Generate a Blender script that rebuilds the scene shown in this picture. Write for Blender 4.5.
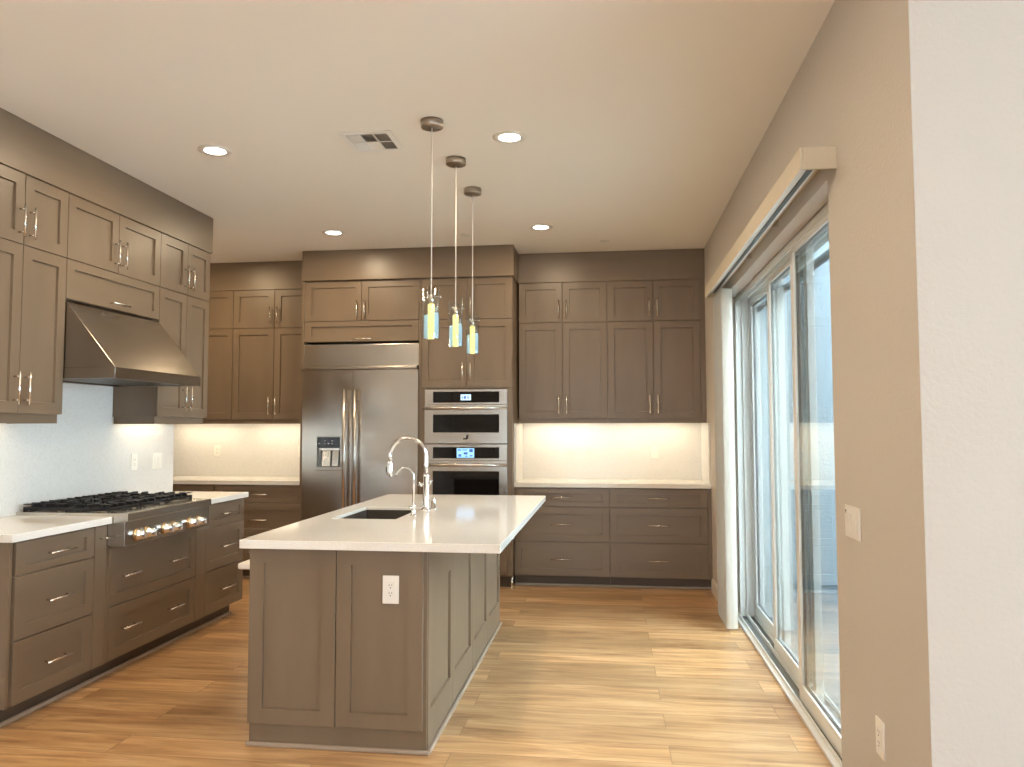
import bpy, bmesh, math, random
from mathutils import Vector, Matrix
random.seed(7)
for o in list(bpy.data.objects): bpy.data.objects.remove(o)
SC = bpy.context.scene
COL = SC.collection
PI = math.pi

# ------------------------------------------------------------------ camera
CAM_H = 1.4186
yw, pt, rl = .1278, .0556, -.0014
F = Vector((-math.sin(yw)*math.cos(pt), math.cos(yw)*math.cos(pt), math.sin(pt)))
R = Vector((math.cos(yw), math.sin(yw), 0))
U = R.cross(F)
R, U = R*math.cos(rl)+U*math.sin(rl), -R*math.sin(rl)+U*math.cos(rl)
cam_d = bpy.data.cameras.new('camera')
cam = bpy.data.objects.new('camera', cam_d); COL.objects.link(cam)
m = Matrix((R, U, -F)).transposed().to_4x4(); m.translation = Vector((0, 0, CAM_H))
cam.matrix_world = m
cam_d.sensor_width = 36; cam_d.sensor_fit = 'HORIZONTAL'
cam_d.lens = 765.25*36/1024
cam_d.clip_start = .05; cam_d.clip_end = 200
SC.camera = cam

# ------------------------------------------------------------------ world and exposure
EXPOSURE = 0.15
SKY = (0.80, 0.885, 1.0); SKY_POWER = 15.0
WARM = (1.0, 0.80, 0.54); WARM2 = (1.0, 0.86, 0.62)
w = bpy.data.worlds.new('daylight'); SC.world = w; w.use_nodes = True
bg = w.node_tree.nodes['Background']
bg.inputs['Color'].default_value = (*SKY, 1); bg.inputs['Strength'].default_value = SKY_POWER
SC.view_settings.view_transform = 'Standard'
SC.view_settings.look = 'None'
SC.view_settings.gamma = 1
SC.view_settings.use_curve_mapping = False
SC.view_settings.exposure = EXPOSURE

def area(name, loc, rot, sx, sy, power, color, shape='RECTANGLE', portal=False, spread=PI):
    l = bpy.data.lights.new(name, 'AREA'); l.shape = shape; l.size = sx
    if shape in ('RECTANGLE', 'ELLIPSE'): l.size_y = sy
    l.energy = power; l.color = color; l.spread = spread
    if portal: l.cycles.is_portal = True
    o = bpy.data.objects.new(name, l); COL.objects.link(o); o.location = loc; o.rotation_euler = rot
    return o
H = 3.03
# ------------------------------------------------------------------ materials
def newmat(name):
    mt = bpy.data.materials.new(name); mt.use_nodes = True
    nt = mt.node_tree; return mt, nt, nt.nodes['Principled BSDF']
def lin(c):
    return tuple(((x/255)/12.92 if x/255 <= .04045 else ((x/255+.055)/1.055)**2.4) for x in c)
def plain(name, col, rough=.5, metal=0, spec=.5, coat=0, emit=None, es=0, bump=None, aniso=0):
    mt, nt, b = newmat(name)
    b.inputs['Base Color'].default_value = (*col, 1)
    b.inputs['Roughness'].default_value = rough; b.inputs['Metallic'].default_value = metal
    b.inputs['Specular IOR Level'].default_value = spec
    b.inputs['Coat Weight'].default_value = coat
    if emit: b.inputs['Emission Color'].default_value = (*emit, 1); b.inputs['Emission Strength'].default_value = es
    if bump:
        tc = nt.nodes.new('ShaderNodeTexCoord'); n = nt.nodes.new('ShaderNodeTexNoise')
        mp = nt.nodes.new('ShaderNodeMapping'); mp.inputs['Scale'].default_value = bump[1]
        n.inputs['Scale'].default_value = 1; n.inputs['Detail'].default_value = 3
        bp = nt.nodes.new('ShaderNodeBump'); bp.inputs['Strength'].default_value = bump[0]; bp.inputs['Distance'].default_value = bump[2]
        nt.links.new(tc.outputs['Object'], mp.inputs[0]); nt.links.new(mp.outputs[0], n.inputs['Vector'])
        nt.links.new(n.outputs['Fac'], bp.inputs['Height']); nt.links.new(bp.outputs[0], b.inputs['Normal'])
    return mt
def noisy(name, c1, c2, scale, rough=.5, metal=0, detail=4, lo=.35, hi=.65, rvar=0, bump=0, coat=0, spec=.5):
    mt, nt, b = newmat(name)
    tc = nt.nodes.new('ShaderNodeTexCoord'); mp = nt.nodes.new('ShaderNodeMapping'); mp.inputs['Scale'].default_value = scale
    n = nt.nodes.new('ShaderNodeTexNoise'); n.inputs['Scale'].default_value = 1; n.inputs['Detail'].default_value = detail
    cr = nt.nodes.new('ShaderNodeValToRGB'); cr.color_ramp.elements[0].position = lo; cr.color_ramp.elements[1].position = hi
    cr.color_ramp.elements[0].color = (*c1, 1); cr.color_ramp.elements[1].color = (*c2, 1)
    L = nt.links.new
    L(tc.outputs['Object'], mp.inputs[0]); L(mp.outputs[0], n.inputs['Vector']); L(n.outputs['Fac'], cr.inputs[0]); L(cr.outputs[0], b.inputs['Base Color'])
    b.inputs['Roughness'].default_value = rough; b.inputs['Metallic'].default_value = metal; b.inputs['Coat Weight'].default_value = coat
    b.inputs['Specular IOR Level'].default_value = spec
    if rvar:
        mr = nt.nodes.new('ShaderNodeMapRange'); mr.inputs['To Min'].default_value = rough-rvar; mr.inputs['To Max'].default_value = rough+rvar
        L(n.outputs['Fac'], mr.inputs['Value']); L(mr.outputs[0], b.inputs['Roughness'])
    if bump:
        bp = nt.nodes.new('ShaderNodeBump'); bp.inputs['Strength'].default_value = bump; bp.inputs['Distance'].default_value = .002
        L(n.outputs['Fac'], bp.inputs['Height']); L(bp.outputs[0], b.inputs['Normal'])
    return mt
M = {}
M['cab'] = noisy('stained_maple', (.166, .117, .075), (.196, .140, .091), (5, 5, 1.2), .37, detail=6, lo=.3, hi=.7)
M['cab_h'] = noisy('stained_maple_across', (.166, .117, .075), (.196, .140, .091), (1.2, 1.2, 7), .37, detail=6, lo=.3, hi=.7)
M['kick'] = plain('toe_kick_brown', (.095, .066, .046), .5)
M['shoe'] = plain('shoe_moulding', (.33, .25, .19), .45)
M['quartz'] = noisy('white_quartz', (.74, .70, .64), (.80, .765, .71), (120, 120, 120), .09, detail=2, lo=.32, hi=.45, spec=.6)
M['splash'] = noisy('splash_quartz', (.66, .635, .595), (.71, .685, .65), (90, 90, 90), .22, detail=2, lo=.35, hi=.5)
M['wall'] = plain('beige_wall_paint', (.555, .50, .44), .75, spec=.3, bump=(.45, (75,75,75), .004))
M['ceil'] = plain('ceiling_paint', (.85, .79, .705), .85, spec=.2, bump=(.15, (90,90,90), .002))
M['white_trim'] = plain('white_trim_paint', (.74, .69, .62), .4)
M['vinyl'] = plain('white_vinyl', (.74, .73, .70), .35)
M['valance'] = plain('cream_valance', (.62, .53, .40), .45)
M['vane'] = plain('cream_blind_vinyl', (.52, .485, .42), .45)
M['plate'] = plain('white_plastic', (.80, .76, .70), .3)
M['slot'] = plain('dark_slot', (.05, .04, .035), .5)
M['dark'] = plain('black_enamel', (.012, .012, .014), .35)
M['iron'] = plain('cast_iron', (.010, .011, .015), .5, spec=.35, bump=(.3, (300,300,300), .001))
M['blackglass'] = plain('black_glass', (.005, .005, .006), .04, spec=.45)
M['steel'] = noisy('brushed_steel', (.53, .50, .46), (.56, .53, .49), (2, 2, 160), .25, metal=1, rvar=.02, lo=.3, hi=.7)
M['steel_v'] = noisy('brushed_steel_vertical', (.53, .50, .46), (.56, .53, .49), (160, 160, 2), .22, metal=1, rvar=.02, lo=.3, hi=.7)
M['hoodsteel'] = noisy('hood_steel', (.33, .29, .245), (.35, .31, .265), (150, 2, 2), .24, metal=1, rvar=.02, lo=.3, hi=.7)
M['chrome'] = plain('chrome', (.82, .82, .82), .06, 1)
M['nickel'] = plain('brushed_nickel', (.76, .73, .68), .22, 1)
M['canopy'] = plain('dark_brushed_nickel', (.40, .36, .31), .3, 1)
M['bronze'] = plain('warm_bezel_metal', (.62, .42, .22), .25, 1)
M['sink'] = plain('dark_sink_composite', (.055, .045, .036), .4)
M['filter'] = plain('baffle_filter', (.28, .27, .25), .3, 1)
M['lens'] = plain('lamp_lens', (1, 1, 1), .5, emit=(1, .93, .80), es=14)
M['led'] = plain('led_strip_glow', (1, 1, 1), .5, emit=(1, .86, .62), es=7)
M['stucco'] = plain('shade_toned_stucco', (.27, .32, .35), .9, bump=(.9, (60,60,60), .01))  # patio shade put into the colour; the stucco itself is lighter
M['patio'] = plain('patio_concrete', (.24, .235, .23), .8, bump=(.3, (30,30,30), .004))
M['cord'] = plain('clear_cord', (.75, .72, .66), .3)
M['sill'] = plain('sill_aluminium', (.22, .23, .22), .4, .6)
M['track'] = plain('dark_track', (.05, .06, .055), .35, .6)

def glassmat(name, tint, ior=1.5, frost=0.0, boost=1.0):
    mt = bpy.data.materials.new(name); mt.use_nodes = True; nt = mt.node_tree; nt.nodes.clear()
    out = nt.nodes.new('ShaderNodeOutputMaterial'); mix = nt.nodes.new('ShaderNodeMixShader')
    tr = nt.nodes.new('ShaderNodeBsdfTransparent'); gl = nt.nodes.new('ShaderNodeBsdfGlossy'); fr = nt.nodes.new('ShaderNodeFresnel')
    tr.inputs[0].default_value = (*tint, 1); gl.inputs['Roughness'].default_value = 0.0; fr.inputs[0].default_value = ior
    L = nt.links.new
    ge = nt.nodes.new('ShaderNodeNewGeometry'); mr = nt.nodes.new('ShaderNodeMapRange')
    mr.inputs['To Min'].default_value = ior; mr.inputs['To Max'].default_value = 1/ior
    L(ge.outputs['Backfacing'], mr.inputs['Value']); L(mr.outputs[0], fr.inputs[0])
    L(fr.outputs[0], mix.inputs[0]); L(tr.outputs[0], mix.inputs[1]); L(gl.outputs[0], mix.inputs[2]); L(mix.outputs[0], out.inputs[0])
    return mt
M['glass'] = glassmat('window_glass', (.93, .97, .97), 1.5)
M['shade'] = glassmat('pendant_glass', (.93, .95, .95), 1.45)
M['rod'] = plain('glowing_blue_glass_rod', (.42, .60, .72), .1, spec=.8, emit=(.45, .72, .95), es=.28)  # faint blue glow added, standing in for light refracted inside the pendant glass

def bubble_mat():
    mt, nt, b = newmat('lit_bubble_acrylic'); L = nt.links.new
    tc = nt.nodes.new('ShaderNodeTexCoord'); v = nt.nodes.new('ShaderNodeTexVoronoi'); v.inputs['Scale'].default_value = 85
    cr = nt.nodes.new('ShaderNodeValToRGB'); cr.color_ramp.elements[0].position = .12; cr.color_ramp.elements[1].position = .5
    cr.color_ramp.elements[0].color = (.55, .42, .05, 1); cr.color_ramp.elements[1].color = (1, .92, .34, 1)
    L(tc.outputs['Object'], v.inputs['Vector']); L(v.outputs['Distance'], cr.inputs[0]); L(cr.outputs[0], b.inputs['Emission Color'])
    b.inputs['Emission Strength'].default_value = 1.0; b.inputs['Base Color'].default_value = (.5, .45, .2, 1); b.inputs['Roughness'].default_value = .2
    return mt
M['bubble'] = bubble_mat()

def floor_mat():
    mt, nt, b = newmat('oak_plank_floor'); L = nt.links.new; N = nt.nodes.new
    tc = N('ShaderNodeTexCoord'); br = N('ShaderNodeTexBrick')
    br.inputs['Scale'].default_value = 1; br.inputs['Brick Width'].default_value = 1.5; br.inputs['Row Height'].default_value = .19
    br.inputs['Mortar Size'].default_value = .0014; br.inputs['Mortar Smooth'].default_value = .2; br.offset = .37; br.offset_frequency = 2
    br.inputs['Color1'].default_value = (0, 0, 0, 1); br.inputs['Color2'].default_value = (1, 1, 1, 1); br.inputs['Mortar'].default_value = (.5, .5, .5, 1)
    L(tc.outputs['Object'], br.inputs['Vector'])
    # grain, shifted for every plank
    mp = N('ShaderNodeMapping'); mp.inputs['Scale'].default_value = (1.1, 11, 1)
    add = N('ShaderNodeVectorMath'); add.operation = 'MULTIPLY_ADD'; add.inputs[1].default_value = (7, 3, 5)
    L(br.outputs['Color'], add.inputs[0]); L(tc.outputs['Object'], mp.inputs[0]); L(mp.outputs[0], add.inputs[2])
    n = N('ShaderNodeTexNoise'); n.inputs['Scale'].default_value = 1.6; n.inputs['Detail'].default_value = 8; n.inputs['Roughness'].default_value = .62; n.inputs['Distortion'].default_value = .6
    L(add.outputs[0], n.inputs['Vector'])
    cr = N('ShaderNodeValToRGB'); e = cr.color_ramp.elements
    e[0].position = .34; e[0].color = (.29, .145, .06, 1); e[1].position = .66; e[1].color = (.58, .365, .185, 1)
    m_ = e.new(.5); m_.color = (.46, .26, .115, 1)
    L(n.outputs['Fac'], cr.inputs[0])
    hsv = N('ShaderNodeHueSaturation'); mr = N('ShaderNodeMapRange'); mr.inputs['To Min'].default_value = .80; mr.inputs['To Max'].default_value = 1.22
    L(br.outputs['Color'], mr.inputs['Value']); L(mr.outputs[0], hsv.inputs['Value']); L(cr.outputs[0], hsv.inputs['Color'])
    mx = N('ShaderNodeMixRGB'); mx.inputs[2].default_value = (.20, .11, .05, 1); L(br.outputs['Fac'], mx.inputs[0]); L(hsv.outputs[0], mx.inputs[1])
    L(mx.outputs[0], b.inputs['Base Color'])
    b.inputs['Roughness'].default_value = .31
    bp = N('ShaderNodeBump'); bp.inputs['Strength'].default_value = .12; bp.inputs['Distance'].default_value = .002
    L(n.outputs['Fac'], bp.inputs['Height']); L(bp.outputs[0], b.inputs['Normal'])
    return mt
M['floor'] = floor_mat()
M['display'] = plain('oven_display', (.02, .05, .1), .2, emit=(.35, .66, 1.0), es=1.3)
M['display_w'] = plain('oven_display_pale', (.05, .07, .1), .2, emit=(.62, .86, 1.0), es=1.3)
M['glyph'] = plain('display_glyph', (.02, .06, .2), .3, emit=(.05, .14, .45), es=.6)
M['glyph_w'] = plain('panel_print', (.5, .5, .5), .4)

# ------------------------------------------------------------------ mesh helpers
class MB:
    def __init__(s): s.bm = bmesh.new()
    def box(s, x0, x1, y0, y1, z0, z1):
        if x0 > x1: x0, x1 = x1, x0
        if y0 > y1: y0, y1 = y1, y0
        if z0 > z1: z0, z1 = z1, z0
        v = [s.bm.verts.new(p) for p in ((x0,y0,z0),(x1,y0,z0),(x1,y1,z0),(x0,y1,z0),(x0,y0,z1),(x1,y0,z1),(x1,y1,z1),(x0,y1,z1))]
        for f in ((0,3,2,1),(4,5,6,7),(0,1,5,4),(1,2,6,5),(2,3,7,6),(3,0,4,7)): s.bm.faces.new([v[i] for i in f])
        return s
    def prism(s, pts, d):
        d = Vector(d); a = [s.bm.verts.new(p) for p in pts]; b = [s.bm.verts.new(Vector(p)+d) for p in pts]
        s.bm.faces.new(a); s.bm.faces.new(b[::-1]); n = len(a)
        for i in range(n): s.bm.faces.new((a[i], b[i], b[(i+1) % n], a[(i+1) % n]))
        return s
    def lathe(s, c, axis, prof, n=28, cap=True):
        # prof: list of (radius, offset along the axis)
        c = Vector(c); ax = Vector(axis).normalized(); t = ax.orthogonal().normalized(); u = ax.cross(t)
        rings = []
        for r, h in prof:
            rings.append([s.bm.verts.new(c+ax*h+(t*math.cos(2*PI*i/n)+u*math.sin(2*PI*i/n))*max(r, 1e-5)) for i in range(n)])
        for A, B in zip(rings, rings[1:]):
            for i in range(n):
                f = s.bm.faces.new((A[i], A[(i+1) % n], B[(i+1) % n], B[i])); f.smooth = True
        if cap:
            s.bm.faces.new(rings[0][::-1]); s.bm.faces.new(rings[-1])
        return s
    def cyl(s, p0, p1, r, n=20, r2=None):
        p0 = Vector(p0); p1 = Vector(p1); return s.lathe(p0, p1-p0, [(r, 0), (r if r2 is None else r2, (p1-p0).length)], n)
    def tube(s, path, r, n=14):
        path = [Vector(p) for p in path]; rr = r if isinstance(r, (list, tuple)) else [r]*len(path); rings = []; t0 = None
        for i, p in enumerate(path):
            d = (path[min(i+1, len(path)-1)]-path[max(i-1, 0)]).normalized()
            if t0 is None: t0 = d.orthogonal().normalized()
            t0 = (t0-d*t0.dot(d)).normalized(); u = d.cross(t0)
            rings.append([s.bm.verts.new(p+(t0*math.cos(2*PI*k/n)+u*math.sin(2*PI*k/n))*rr[i]) for k in range(n)])
        for A, B in zip(rings, rings[1:]):
            for i in range(n):
                f = s.bm.faces.new((A[i], A[(i+1) % n], B[(i+1) % n], B[i])); f.smooth = True
        s.bm.faces.new(rings[0][::-1]); s.bm.faces.new(rings[-1])
        return s
    def ringslab(s, o, i, z0, z1, axis='z'):
        # rectangular slab with a rectangular hole, o and i: (a0,a1,b0,b1)
        def P(a, b, c): return {'z': (a, b, c), 'x': (c, a, b), 'y': (a, c, b)}[axis]
        def rect(q, c): return [s.bm.verts.new(P(*p, c)) for p in ((q[0],q[2]),(q[1],q[2]),(q[1],q[3]),(q[0],q[3]))]
        A, B, C, D = rect(o, z0), rect(i, z0), rect(o, z1), rect(i, z1)
        for k in range(4):
            j = (k+1) % 4
            s.bm.faces.new((A[k], A[j], B[j], B[k])); s.bm.faces.new((C[k], C[j], D[j], D[k]))
            s.bm.faces.new((A[k], A[j], C[j], C[k])); s.bm.faces.new((B[k], B[j], D[j], D[k]))
        return s

ORG = {}          # world position of every object (children keep their root's origin)
def build(name, mb, mat, parent=None, bevel=0, seg=2, origin=None):
    bmesh.ops.recalc_face_normals(mb.bm, faces=mb.bm.faces)
    if parent is not None: org = ORG[parent.name]
    elif origin is not None: org = Vector(origin)
    else:
        vs = [v.co for v in mb.bm.verts]
        org = Vector(((min(v.x for v in vs)+max(v.x for v in vs))/2, (min(v.y for v in vs)+max(v.y for v in vs))/2, min(v.z for v in vs)))
    bmesh.ops.translate(mb.bm, verts=mb.bm.verts, vec=-org)
    me = bpy.data.meshes.new(name); mb.bm.to_mesh(me); mb.bm.free()
    me.materials.append(M[mat] if isinstance(mat, str) else mat)
    o = bpy.data.objects.new(name, me); COL.objects.link(o)
    if parent is None: o.location = org
    else: o.parent = parent
    ORG[o.name] = org
    if bevel:
        b = o.modifiers.new('bevel', 'BEVEL'); b.width = bevel; b.segments = seg; b.limit_method = 'ANGLE'; b.angle_limit = math.radians(40)
        b.harden_normals = False
    return o
def thing(name, loc, label, cat, group=None):
    o = bpy.data.objects.new(name, None); COL.objects.link(o); o.location = loc; o.empty_display_size = .1
    ORG[o.name] = Vector(loc); tag(o, label, cat, group); return o
def tag(o, label, cat, group=None):
    o['label'] = label; o['category'] = cat
    if group: o['group'] = group
    return o
def struct(name, mb, mat, **k):
    o = build(name, mb, mat, **k); o['kind'] = 'structure'; return o

# a facing maps (along, up, out) to the world: 'S' looks to the camera (-Y), 'E' looks to +X, 'W' looks to -X
def P(face, plane, a, b, d):
    if face == 'S': return Vector((a, plane-d, b))
    if face == 'E': return Vector((plane+d, a, b))
    return Vector((plane-d, a, b))
def fbox(mb, face, plane, a0, a1, b0, b1, d0, d1):
    p, q = P(face, plane, a0, b0, d0), P(face, plane, a1, b1, d1)
    return mb.box(p.x, q.x, p.y, q.y, p.z, q.z)
def shaker(face, plane, a0, a1, b0, b1, th=.02, stile=.062, rail=None, rec=.013):
    """plane = back of the door; recessed centre panel"""
    mb = MB(); bm = mb.bm
    if rail is None: rail = stile
    def rect(ia, ib, d): return [bm.verts.new(P(face, plane, a, b, d)) for a, b in ((a0+ia, b0+ib), (a1-ia, b0+ib), (a1-ia, b1-ib), (a0+ia, b1-ib))]
    e = .0015
    r = [rect(0, 0, 0), rect(0, 0, th-e), rect(e, e, th), rect(stile, rail, th), rect(stile+.002, rail+.002, th-rec)]
    for A, B in zip(r, r[1:]):
        for k in range(4): bm.faces.new((A[k], A[(k+1) % 4], B[(k+1) % 4], B[k]))
    bm.faces.new(r[0]); bm.faces.new(r[-1])
    return mb
def bar_handle(face, plane, a, b, length=.17, vertical=True, off=.034, r=.0058):
    mb = MB(); h = length/2
    if vertical: ends = [(a, b-h), (a, b+h)]; posts = [(a, b-h*.72), (a, b+h*.72)]
    else: ends = [(a-h, b), (a+h, b)]; posts = [(a-h*.72, b), (a+h*.72, b)]
    mb.cyl(P(face, plane, *ends[0], off), P(face, plane, *ends[1], off), r, 14)
    for q in posts: mb.cyl(P(face, plane, *q, 0.0003), P(face, plane, *q, off), r*.75, 10)
    return mb
GAP = .0021
def door(root, face, plane, a0, a1, b0, b1, handle=None, hz=None, **k):
    """handle 'L'/'R' side of the handle in the along direction, or None"""
    d = build('door', shaker(face, plane, a0+GAP, a1-GAP, b0+GAP, b1-GAP, **k), 'cab', root)
    if handle:
        a = a0+.036 if handle == 'lo' else a1-.036
        build('handle', bar_handle(face, out(face, plane), a, hz), 'nickel', d)
    return d
def out(face, plane, th=.02):
    return plane-th if face in ('S', 'W') else plane+th
def drawer(root, face, plane, a0, a1, b0, b1, hs=None, hb=None, hl=.185):
    rail = min(.062, (b1-b0)*.25)
    d = build('drawer', shaker(face, plane, a0+GAP, a1-GAP, b0+GAP, b1-GAP, rail=rail), 'cab_h', root)
    for a in ([(a0+a1)/2] if hs is None else hs):
        build('handle', bar_handle(face, out(face, plane), a, (b0+b1)/2 if hb is None else hb, hl, False), 'nickel', d)
    return d

# ------------------------------------------------------------------ room shell
XR = .859; XL = -3.394; YB = 7.41; YN = 2.264; Y0 = 3.11; Y1 = 5.95; ZH = 2.39
struct('floor', MB().box(-5.6, 1.13, YN+.12, 7.53, -.10, 0).box(-5.6, 4.2, -3.1, YN+.12, -.10, 0), 'floor')
struct('ceiling', MB().box(-5.6, 1.13, YN+.12, 7.53, H, H+.12).box(-5.6, 4.2, -3.1, YN+.12, H, H+.12), 'ceil')
struct('wall_back', MB().box(-5.5, 1.13, YB, YB+.12, 0, H), 'wall')
mb = MB(); mb.box(XL-.12, XL, -3, 5.60, 0, H)
struct('wall_left', mb, 'wall')
struct('wall_hall', MB().box(-5.5, XL-.12, 5.48, 5.60, 0, H), 'wall')
struct('wall_pantry', MB().box(-5.6, -5.5, 5.48, YB, 0, H), 'wall')
mb = MB(); mb.prism([(XR, y, z) for y, z in ((YN+.0, 0), (Y0, 0), (Y0, ZH), (Y1, ZH), (Y1, 0), (YB, 0), (YB, H), (YN+.0, H))], (1.13-XR, 0, 0))
struct('wall_right', mb, 'wall')
struct('wall_return', MB().box(XR+.0008, 4.1, YN-.0008, YN+.12, 0, H), 'wall')
struct('wall_dining', MB().ringslab((-3, YN+.12, 0, H), (-1.5, .8, .08, 2.45), 4.1, 4.2, 'x'), 'wall')
win = thing('window_2', (4.15, -.4, .08), '', ''); win['kind'] = 'structure'
for k in ('label', 'category'): del win[k]
mb = MB().ringslab((-1.5, .8, .08, 2.45), (-1.44, .74, .14, 2.39), 4.11, 4.19, 'x')
for y in (-.3,): mb.box(4.12, 4.18, y-.03, y+.03, .14, 2.39)
build('window_frame', mb, 'vinyl', win)
build('glass_pane', MB().box(4.147, 4.153, -1.44, .74, .14, 2.39), 'glass', win)
struct('wall_front', MB().ringslab((XL-.12, 4.1, 0, H), (-1.1, .1, .2, 2.4), -3.1, -3, 'y'), 'wall')
# window behind the camera
win = thing('window_1', (-.5, -3.05, .2), '', ''); win['kind'] = 'structure'
for k in ('label', 'category'): del win[k]
mb = MB().ringslab((-1.1, .1, .2, 2.4), (-1.04, .04, .26, 2.34), -3.09, -3.02, 'y')
mb.box(-.53, -.47, -3.085, -3.025, .26, 2.34)
build('window_frame', mb, 'vinyl', win)
build('glass_pane', MB().box(-1.04, .04, -3.058, -3.052, .26, 2.34), 'glass', win)

mb = MB(); mb.box(XR-.014, XR, 5.955, 6.80, 0, .10).box(XR-.009, XR, 5.955, 6.80, .10, .115)
mb.box(XR-.014, XR, YN-.014, Y0-.005, 0, .10).box(XR-.009, XR, YN-.009, Y0-.005, .10, .115)
struct('baseboard_right', mb, 'white_trim')
struct('baseboard_return', MB().box(XR, 4.1, YN-.014, YN, 0, .10), 'white_trim')
struct('baseboard_left', MB().box(XL, XL+.014, -3, 3.27, 0, .10), 'white_trim')

# ------------------------------------------------------------------ exterior seen through the sliding door
mb = MB(); mb.box(1.14, 5.2, 6.55, 6.7, .13, 3.6).box(1.14, 5.2, 6.58, 6.7, -.14, .12)
struct('wall_patio', mb, 'stucco')
struct('wall_garden', MB().box(5.2, 5.35, 2.6, 6.7, -.14, .6), 'stucco')
struct('trim_1', MB().box(1.14, 5.35, 2.4, 6.55, -.16, -.02), 'patio')
struct('trim_2', MB().box(1.14, 1.30, 2.4, 6.55, 2.62, 2.7495), 'stucco')

# ------------------------------------------------------------------ sliding door (three sashes on three tracks)
dr = thing('door_1', (1.03, 4.5, 0), '', ''); dr['kind'] = 'structure'
for k in ('label', 'category'): del dr[k]
mb = MB()
mb.box(.945, 1.12, Y1-.025, Y1, 0, ZH).box(.945, 1.12, Y0, Y0+.025, 0, ZH)
for x in (.945, .989, 1.039, 1.089): mb.box(x, x+.006, Y0+.025, Y1-.025, ZH-.045, ZH)
mb.box(.945, 1.12, Y0+.025, Y1-.025, ZH-.006, ZH)
for x in (.989, 1.039): mb.box(x, x+.006, Y1-.040, Y1-.025, .03, ZH-.045)
build('door_frame', mb, 'vinyl', dr)
build('sill_pan', MB().box(.935, 1.13, Y0, Y1-.0, 0, .010), 'sill', dr)
mb = MB(); mb.box(.905, .936, Y0, Y1, .0, .014)
for x in (.930, .989, 1.039, 1.089): mb.box(x, x+.006, Y0+.025, Y1-.025, .010, .034)
build('sill_track', mb, 'vinyl', dr)
def sash(xc, y0, y1, pull):
    x0, x1 = xc-.019, xc+.019; z0, z1 = .022, ZH-.012
    mb = MB().ringslab((y0, y1, z0, z1), (y0+.062, y1-.062, z0+.085, z1-.062), x0, x1, 'x')
    s = build('sliding_sash', mb, 'vinyl', dr, bevel=.003)
    build('glass_pane', MB().box(xc-.012, xc-.006, y0+.058, y1-.058, z0+.081, z1-.058).box(xc+.006, xc+.012, y0+.058, y1-.058, z0+.081, z1-.058), 'glass', s)
    g = MB().ringslab((y0+.062, y1-.062, z0+.085, z1-.062), (y0+.068, y1-.068, z0+.091, z1-.068), xc-.006, xc+.006, 'x')
    build('glazing_gasket', g, 'dark', s)
    if pull:
        build('pull_handle', MB().box(x0-.012, x0, y0+.02, y0+.04, .95, 1.2), 'vinyl', s, bevel=.003)
sash(.967, 3.138, 4.16, False)
sash(1.017, 4.03, 5.02, False)
sash(1.067, 4.95, 5.92, False)
# outer screen track rail
build('screen_rail', MB().box(1.10, 1.118, Y0+.03, Y1-.03, 2.27, 2.31).box(1.10, 1.118, 4.66, 4.70, .04, 2.27), 'track', dr)

# ------------------------------------------------------------------ valance with vertical blind
va = thing('window_valance', (.797, 4.46, 2.392), 'cream box valance along the top of the sliding door', 'valance')
mb = MB(); mb.box(.723, .735, 2.98, 5.935, 2.392, 2.478).box(.735, XR, 2.98, 2.992, 2.392, 2.478).box(.735, XR, 5.923, 5.935, 2.392, 2.478).box(.735, XR, 2.992, 5.923, 2.466, 2.478)
build('valance_board', mb, 'valance', va, bevel=.003)
build('head_rail', MB().box(.765, .815, 3.0, 5.92, 2.43, 2.466), 'vinyl', va)
build('rail_channel', MB().box(.780, .800, 3.0, 5.92, 2.426, 2.4299), 'track', va)
build('valance_edge', MB().box(.7235, .7355, 2.985, 5.93, 2.3895, 2.3918), 'vinyl', va)
for y in (4.0, 4.75):
    build('bracket', MB().box(.830, XR, y-.006, y+.006, 2.435, 2.466), 'nickel', va)
bl = thing('vertical_blind', (.81, 5.75, .02), 'stack of cream vertical blind slats drawn to the far end of the sliding door', 'blind')
for i in range(22):
    y = 5.505+i*.0205; mb = MB(); pts = []
    n = 6; dx = .076
    a = math.radians(4)
    fr, bk = [], []
    for k in range(n+1):
        t = k/n-.5; bow = .006*(1-4*t*t)
        fr.append((.820+t*dx*math.cos(a), y+t*dx*math.sin(a)-bow, .022)); 
    for p in reversed(fr): bk.append((p[0], p[1]+.0014, p[2]))
    mb.prism(fr+bk, (0, 0, 2.385-.022))
    build('blind_slat', mb, 'vane', bl)
build('carrier_stem', MB().box(.807, .813, 5.50, 5.94, 2.3852, 2.3885), 'vinyl', bl)

# ------------------------------------------------------------------ kitchen cabinets
CT = .914; CB = .876; KZ = .10; UZ0 = 1.486; USP = 2.375; UT = 2.752
HZ_LOW, HZ_SM, HZ_T = 1.618, 2.495, 0
def carcass(face, plane, back, a0, a1, z0, z1):
    mb = MB(); d = abs(plane-back)
    return fbox(mb, face, plane, a0, a1, z0, z1, 0, -d)
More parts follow.
